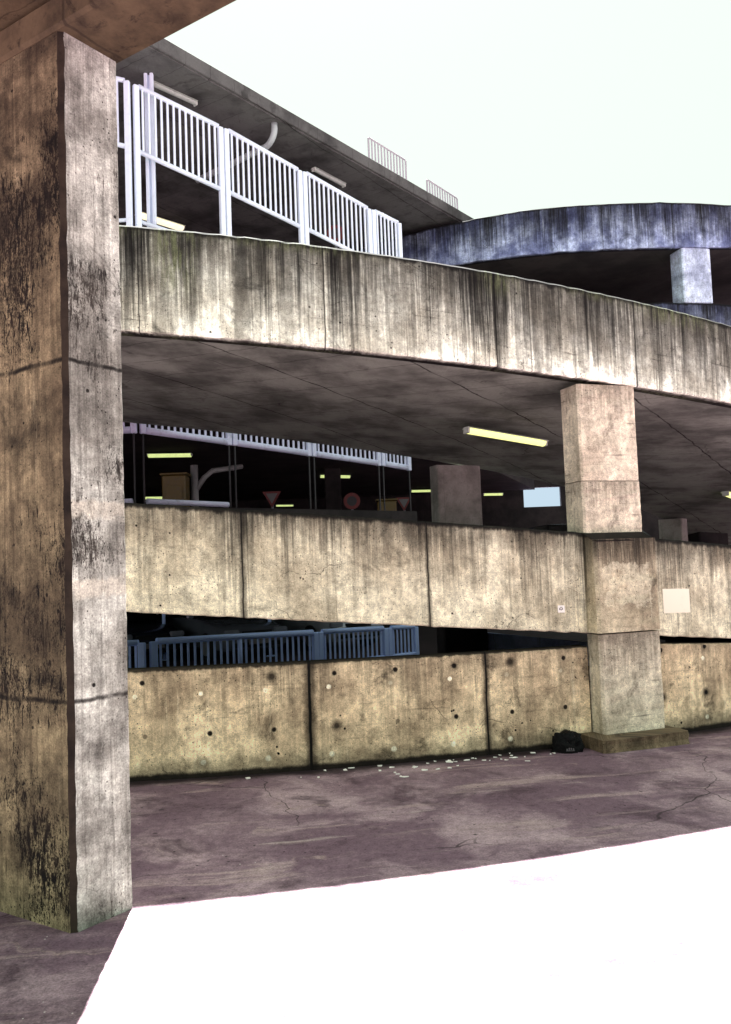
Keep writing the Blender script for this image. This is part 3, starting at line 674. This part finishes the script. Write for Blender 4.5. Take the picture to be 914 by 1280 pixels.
# ------------------------------------------------------------------ parked cars
def car_paint(name, col): 
    M = Mat(name, .25, .5, .3); x, y, z = M.obj()
    return M.out(M.mix(col, (col[0]*.7, col[1]*.7, col[2]*.7, 1), M.noise(M.vec(x, y, z), 3, 4).sm(.5, .7)*.4))
CP = [car_paint('silver_car_paint', lin(92, 96, 106)), car_paint('white_car_paint', lin(150, 154, 164)), car_paint('dark_car_paint', lin(36, 40, 52))]
GLASS = Mat('car_glass', .06, .6); GLASS = GLASS.out(lin(22, 26, 32))
RUBBER = Mat('tyre_rubber', .85, .2); RUBBER = RUBBER.out(lin(24, 24, 26))
CHROME = painted('rim_metal', lin(170, 172, 178), .2, .3, metallic=.7)
LENS = Mat('headlight_lens', .08, .6); LENS = LENS.out(lin(110, 114, 124))
def make_car(paint, label, loc, rz):
    r = thing('parked_car', label, 'car', (0, 0, 0), 'cars parked inside the building')
    # stations along y (front at -2.1): half width, bottom, waist, hood/belt height
    st = [(-2.12, .62, .34, .5, .56), (-2.05, .76, .24, .52, .66), (-1.7, .84, .2, .56, .76), (-1.0, .86, .2, .58, .86), (-.6, .87, .2, .58, .92), (.9, .87, .2, .58, .94), (1.7, .85, .2, .58, .96), (2.0, .78, .25, .56, .9), (2.1, .64, .36, .54, .7)]
    m = MB(); rows = []
    for y, hw, z0, zw, zt in st:
        half = [(0, z0), (hw*.82, z0), (hw*.97, z0+.1), (hw, zw), (hw*.95, zt-.05), (hw*.84, zt), (0, zt+.03)]
        rows.append([(x, y, z) for x, z in half]+[(-x, y, z) for x, z in half[::-1][1:-1]]+[(half[0][0], y, half[0][1])])
    m.grid(rows, smooth=True); m.face(rows[0][:-1]); m.face(rows[-1][:-1][::-1]); m.build('body', paint, r)
    cab = [(-1.0, .76, .9), (-.25, .66, 1.36), (.3, .64, 1.43), (1.1, .63, 1.4), (1.75, .7, .96)]
    m = MB(); L = [[(-x, y, .9), (-x*.97, y, z), (0, y, z+.03), (x*.97, y, z), (x, y, .9)] for y, x, z in cab]
    m.grid(L, smooth=False); m.build('windows', GLASS, r)
    m = MB(); L = [[(-x*.95, y, z+.005), (0, y, z+.04), (x*.95, y, z+.005)] for y, x, z in cab[1:4]]; m.grid(L, smooth=True)
    m.build('roof', paint, r)
    for s in (-1, 1):
        m = MB(); m.box((s*.6, -2.06, .63), (.34, .12, .13), bev=.03); m.build('headlight', LENS, r)
        m = MB(); m.box((s*.95, -.72, .98), (.16, .1, .12), bev=.03); m.build('mirror', paint, r)
        for y in (-1.32, 1.32):
            m = MB(); m.tube([(s*.7, y, .31), (s*.87, y, .31)], .31, 20); wv = m.build('wheel', RUBBER, r)
            m = MB(); m.tube([(s*.86, y, .31), (s*.885, y, .31)], .19, 14); m.build('rim', CHROME, wv)
    m = MB(); m.box((0, -2.1, .6), (.72, .06, .1), bev=.01); m.build('grille', RUBBER, r)
    m = MB(); m.box((0, -2.12, .36), (1.2, .1, .1), bev=.02); m.build('bumper', RUBBER, r)
    m = MB(); m.box((0, -2.185, .42), (.5, .02, .11)); m.build('number_plate', P_SIGN, r)
    r.location = loc; r.rotation_euler = (0, 0, rz)
    return r
make_car(CP[2], 'dark car behind the blue railing near the left column', (-6.0, 20.6, 0), R(38))
make_car(CP[0], 'silver car behind the middle of the long blue railing', (-3.7, 20.9, 0), R(36))
make_car(CP[1], 'white car behind the right part of the long blue railing', (-1.5, 22.3, 0), R(36))
make_car(CP[1], 'white car roof peeping over the mid ramp wall left of the tall pillar', (*pol(14.2, 31.5), z_mbot(31.5)+.30), R(31.5+90))

# ------------------------------------------------------------------ far blue ramp
FX, FY, FR = 6.3, 31.55, 10.5
far = thing('spiral_ramp', 'far curved concrete ramp, tinted violet blue, against the sky at upper right', 'ramp', (FX, FY, 7))
fz_t = lambda t: 10.69+.003*max(0, t)-.006*max(0, -t-10)
fz_b = lambda t: 9.545+.0002*max(0, min(t, 20))**2.2
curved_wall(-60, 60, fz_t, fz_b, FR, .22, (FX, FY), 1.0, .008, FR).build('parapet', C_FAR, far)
ring_slab(-60, 60, lambda t: fz_b(t)+.02, .3, .5, FR-.225, (FX, FY), 3).build('deck', C_DARK, far)  # deck filled in towards the axis, added cover keeping skylight off the interior
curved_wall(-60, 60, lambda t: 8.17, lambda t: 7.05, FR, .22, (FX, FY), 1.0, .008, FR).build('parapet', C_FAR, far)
ring_slab(-60, 60, lambda t: 7.07, .3, .5, FR-.225, (FX, FY), 3).build('deck', C_DARK, far)  # also filled inward, to keep bounced light off the soffit above
def fblock(t, z0, z1, w):
    ang = R(t); d = Vector((math.cos(ang), math.sin(ang), 0)); n = Vector((-math.sin(ang), math.cos(ang), 0))
    c = Vector((FX+(FR-.33)*math.sin(ang), FY-(FR-.33)*math.cos(ang), (z0+z1)/2))
    m = MB(); m.box(c, (w, .55, z1-z0), (d, n, Vector((0, 0, 1))), bev=.03); return m
for t in (12.15, 40):
    o = thing('concrete_pillar', 'pale lavender pillar under the far blue ramp at the right edge' if t < 20 else 'pillar of the far blue ramp beyond the right frame edge', 'pillar', (FX+FR*math.sin(R(t)), FY-FR*math.cos(R(t)), 0))
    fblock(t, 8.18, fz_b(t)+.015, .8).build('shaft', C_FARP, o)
    fblock(t, 0, 7.045, .8).build('lower_shaft', C_DARK, o)  # darker than the upper shaft: deep shade put into the colour

# ------------------------------------------------------------------ small things
st_ = thing('paper_sticker', 'small square white sticker stuck on the cream ramp wall', 'sticker', tuple(on_wall(RO+.004, 5.65, 1.41)))
m = MB(); m.grid([[on_wall(RO+.004, 5.612+.08*i, 1.374+.074*j-.003*i) for j in (0, 1)] for i in (0, 1)]); m.build('sheet', P_PAPER, st_)
m = MB()
for (a, b2, c_, d_) in ((.2, .34, .35, .62), (.42, .52, .3, .55), (.6, .72, .4, .62), (.3, .66, .7, .78)):
    m.face([on_wall(RO+.0065, 5.612+.08*x, 1.374+.074*y-.003*x) for x, y in ((a, c_), (b2, c_), (b2, d_), (a, d_))])
m.build('print', P_INK, st_)

# crumpled black bag at the foot of the wall
bag = thing('black_bag', 'crumpled black bag lying against the low wall beside the plinth', 'bag', (1.935, 8.93, 0))
m = MB(); n1, n2 = 30, 18; rows = []
from mathutils import noise as mn
for j in range(n2+1):
    ph = math.pi*j/n2*.5; row = []
    for i in range(n1+1):
        a = 2*math.pi*(i % n1)/n1
        rx, ry, rz = .16, .12, .18
        q = Vector((math.cos(a)*math.cos(ph), math.sin(a)*math.cos(ph), math.sin(ph)))
        k = 1+.28*mn.noise(q*2.1+Vector((3, 1, 2)))+.2*mn.noise(q*4.5+Vector((1, 7, 2)))-.12*abs(mn.noise(q*8))+.05*mn.noise(q*19)
        flat = math.cos(ph)**.45 if j < n2 else 0
        row.append((1.935+math.cos(a)*rx*flat*k, 8.90+math.sin(a)*ry*flat*k, max(0, rz*math.sin(ph)**.9*k)))
    rows.append(row)
m.grid(rows, smooth=True); m.build('body', BAG, bag)
m = MB()
for k in range(4):
    x0 = 1.905+k*.021; zt = .055+random.uniform(-.004, .004)
    m.box((x0, 8.762, zt-.01), (.012, .006, .022 if k % 2 else .016))
m.box((1.937, 8.764, .03), (.085, .005, .006)); m.build('printed_mark', P_SIGN, bag)

# white paper scraps along the foot of the wall
for k in range(48):
    u = random.choice([random.uniform(2.9, 5.6), random.uniform(3.2, 5.0), random.uniform(1.6, 6.0)]); dr = abs(random.gauss(.12, .14))+.03
    t = math.degrees(u/RO); x, y = pol(RO+dr, t); a0 = random.uniform(0, 6.3); s_ = random.uniform(.008, .026)*(1.7 if random.random() < .2 else 1)
    m = MB(); n = random.randint(4, 6); an = sorted(random.uniform(0, 2*math.pi) for _ in range(n))
    pts = [(x+math.cos(q+a0)*s_*random.uniform(.7, 1.5), y+math.sin(q+a0)*s_*random.uniform(.5, .9)) for q in an]
    zt = [random.uniform(.004, .012) for _ in pts]
    m.face([(p[0], p[1], z) for p, z in zip(pts, zt)]); m.face([(p[0], p[1], .001) for p in pts][::-1])
    for i in range(n): j = (i+1) % n; m.face([(*pts[i], .001), (*pts[j], .001), (*pts[j], zt[j]), (*pts[i], zt[i])])
    tag(recentre(m.build('paper_scrap', P_PAPER), (x, y, 0)), 'tiny white paper scrap littering the ground along the low wall', 'litter', 'white scraps along the foot of the low wall')

# ------------------------------------------------------------------ light, sky, camera
SUN_EL, = (R(58.8),); sdir = Vector((-.09, 1, 0)).normalized()*math.cos(SUN_EL)+Vector((0, 0, math.sin(SUN_EL)))
sl_ = bpy.data.lights.new('sun', 'SUN'); sl_.energy = 5.0; sl_.angle = R(.5); sl_.color = (1, .985, .95)
so = bpy.data.objects.new('sun', sl_); COL.objects.link(so); so.rotation_euler = sdir.to_track_quat('Z', 'Y').to_euler(); so.location = (0, 10, 30)
wd = bpy.data.worlds.new('World'); sc.world = wd; wd.use_nodes = True; nt = wd.node_tree
bg = nt.nodes['Background']; sky = nt.nodes.new('ShaderNodeTexSky'); sky.sky_type = 'NISHITA'; sky.sun_disc = False
sky.sun_elevation = SUN_EL; sky.sun_rotation = math.atan2(sdir.x, sdir.y); sky.dust_density = 5; sky.air_density = 1.2
hs = nt.nodes.new('ShaderNodeHueSaturation'); hs.inputs['Saturation'].default_value = .15; nt.links.new(sky.outputs[0], hs.inputs['Color'])
mx = nt.nodes.new('ShaderNodeMix'); mx.data_type = 'RGBA'; mx.inputs[0].default_value = .985
nt.links.new(hs.outputs[0], mx.inputs[6]); mx.inputs[7].default_value = (1.13, 1.3, 1.16, 1)
nt.links.new(mx.outputs[2], bg.inputs[0]); bg.inputs[1].default_value = .1

cam = bpy.data.cameras.new('camera'); cam.sensor_fit = 'VERTICAL'; cam.sensor_height = 24; cam.lens = 24*1090/1280; cam.clip_end = 2000; cam.clip_start = .05
ca = bpy.data.objects.new('camera', cam); COL.objects.link(ca)
ca.matrix_world = Matrix.Translation((0, 0, 1.9)) @ (Matrix.Rotation(math.pi/2+R(3.73), 4, 'X') @ Matrix.Rotation(R(-2.15), 4, 'Z'))
sc.camera = ca
sc.view_settings.view_transform = 'Standard'; sc.view_settings.look = 'None'; sc.view_settings.exposure = 0; sc.view_settings.gamma = 1
sc.render.engine = 'CYCLES'; sc.cycles.film_exposure = EXPO
sc.cycles.max_bounces = 6; sc.cycles.diffuse_bounces = 4; sc.cycles.use_denoising = True
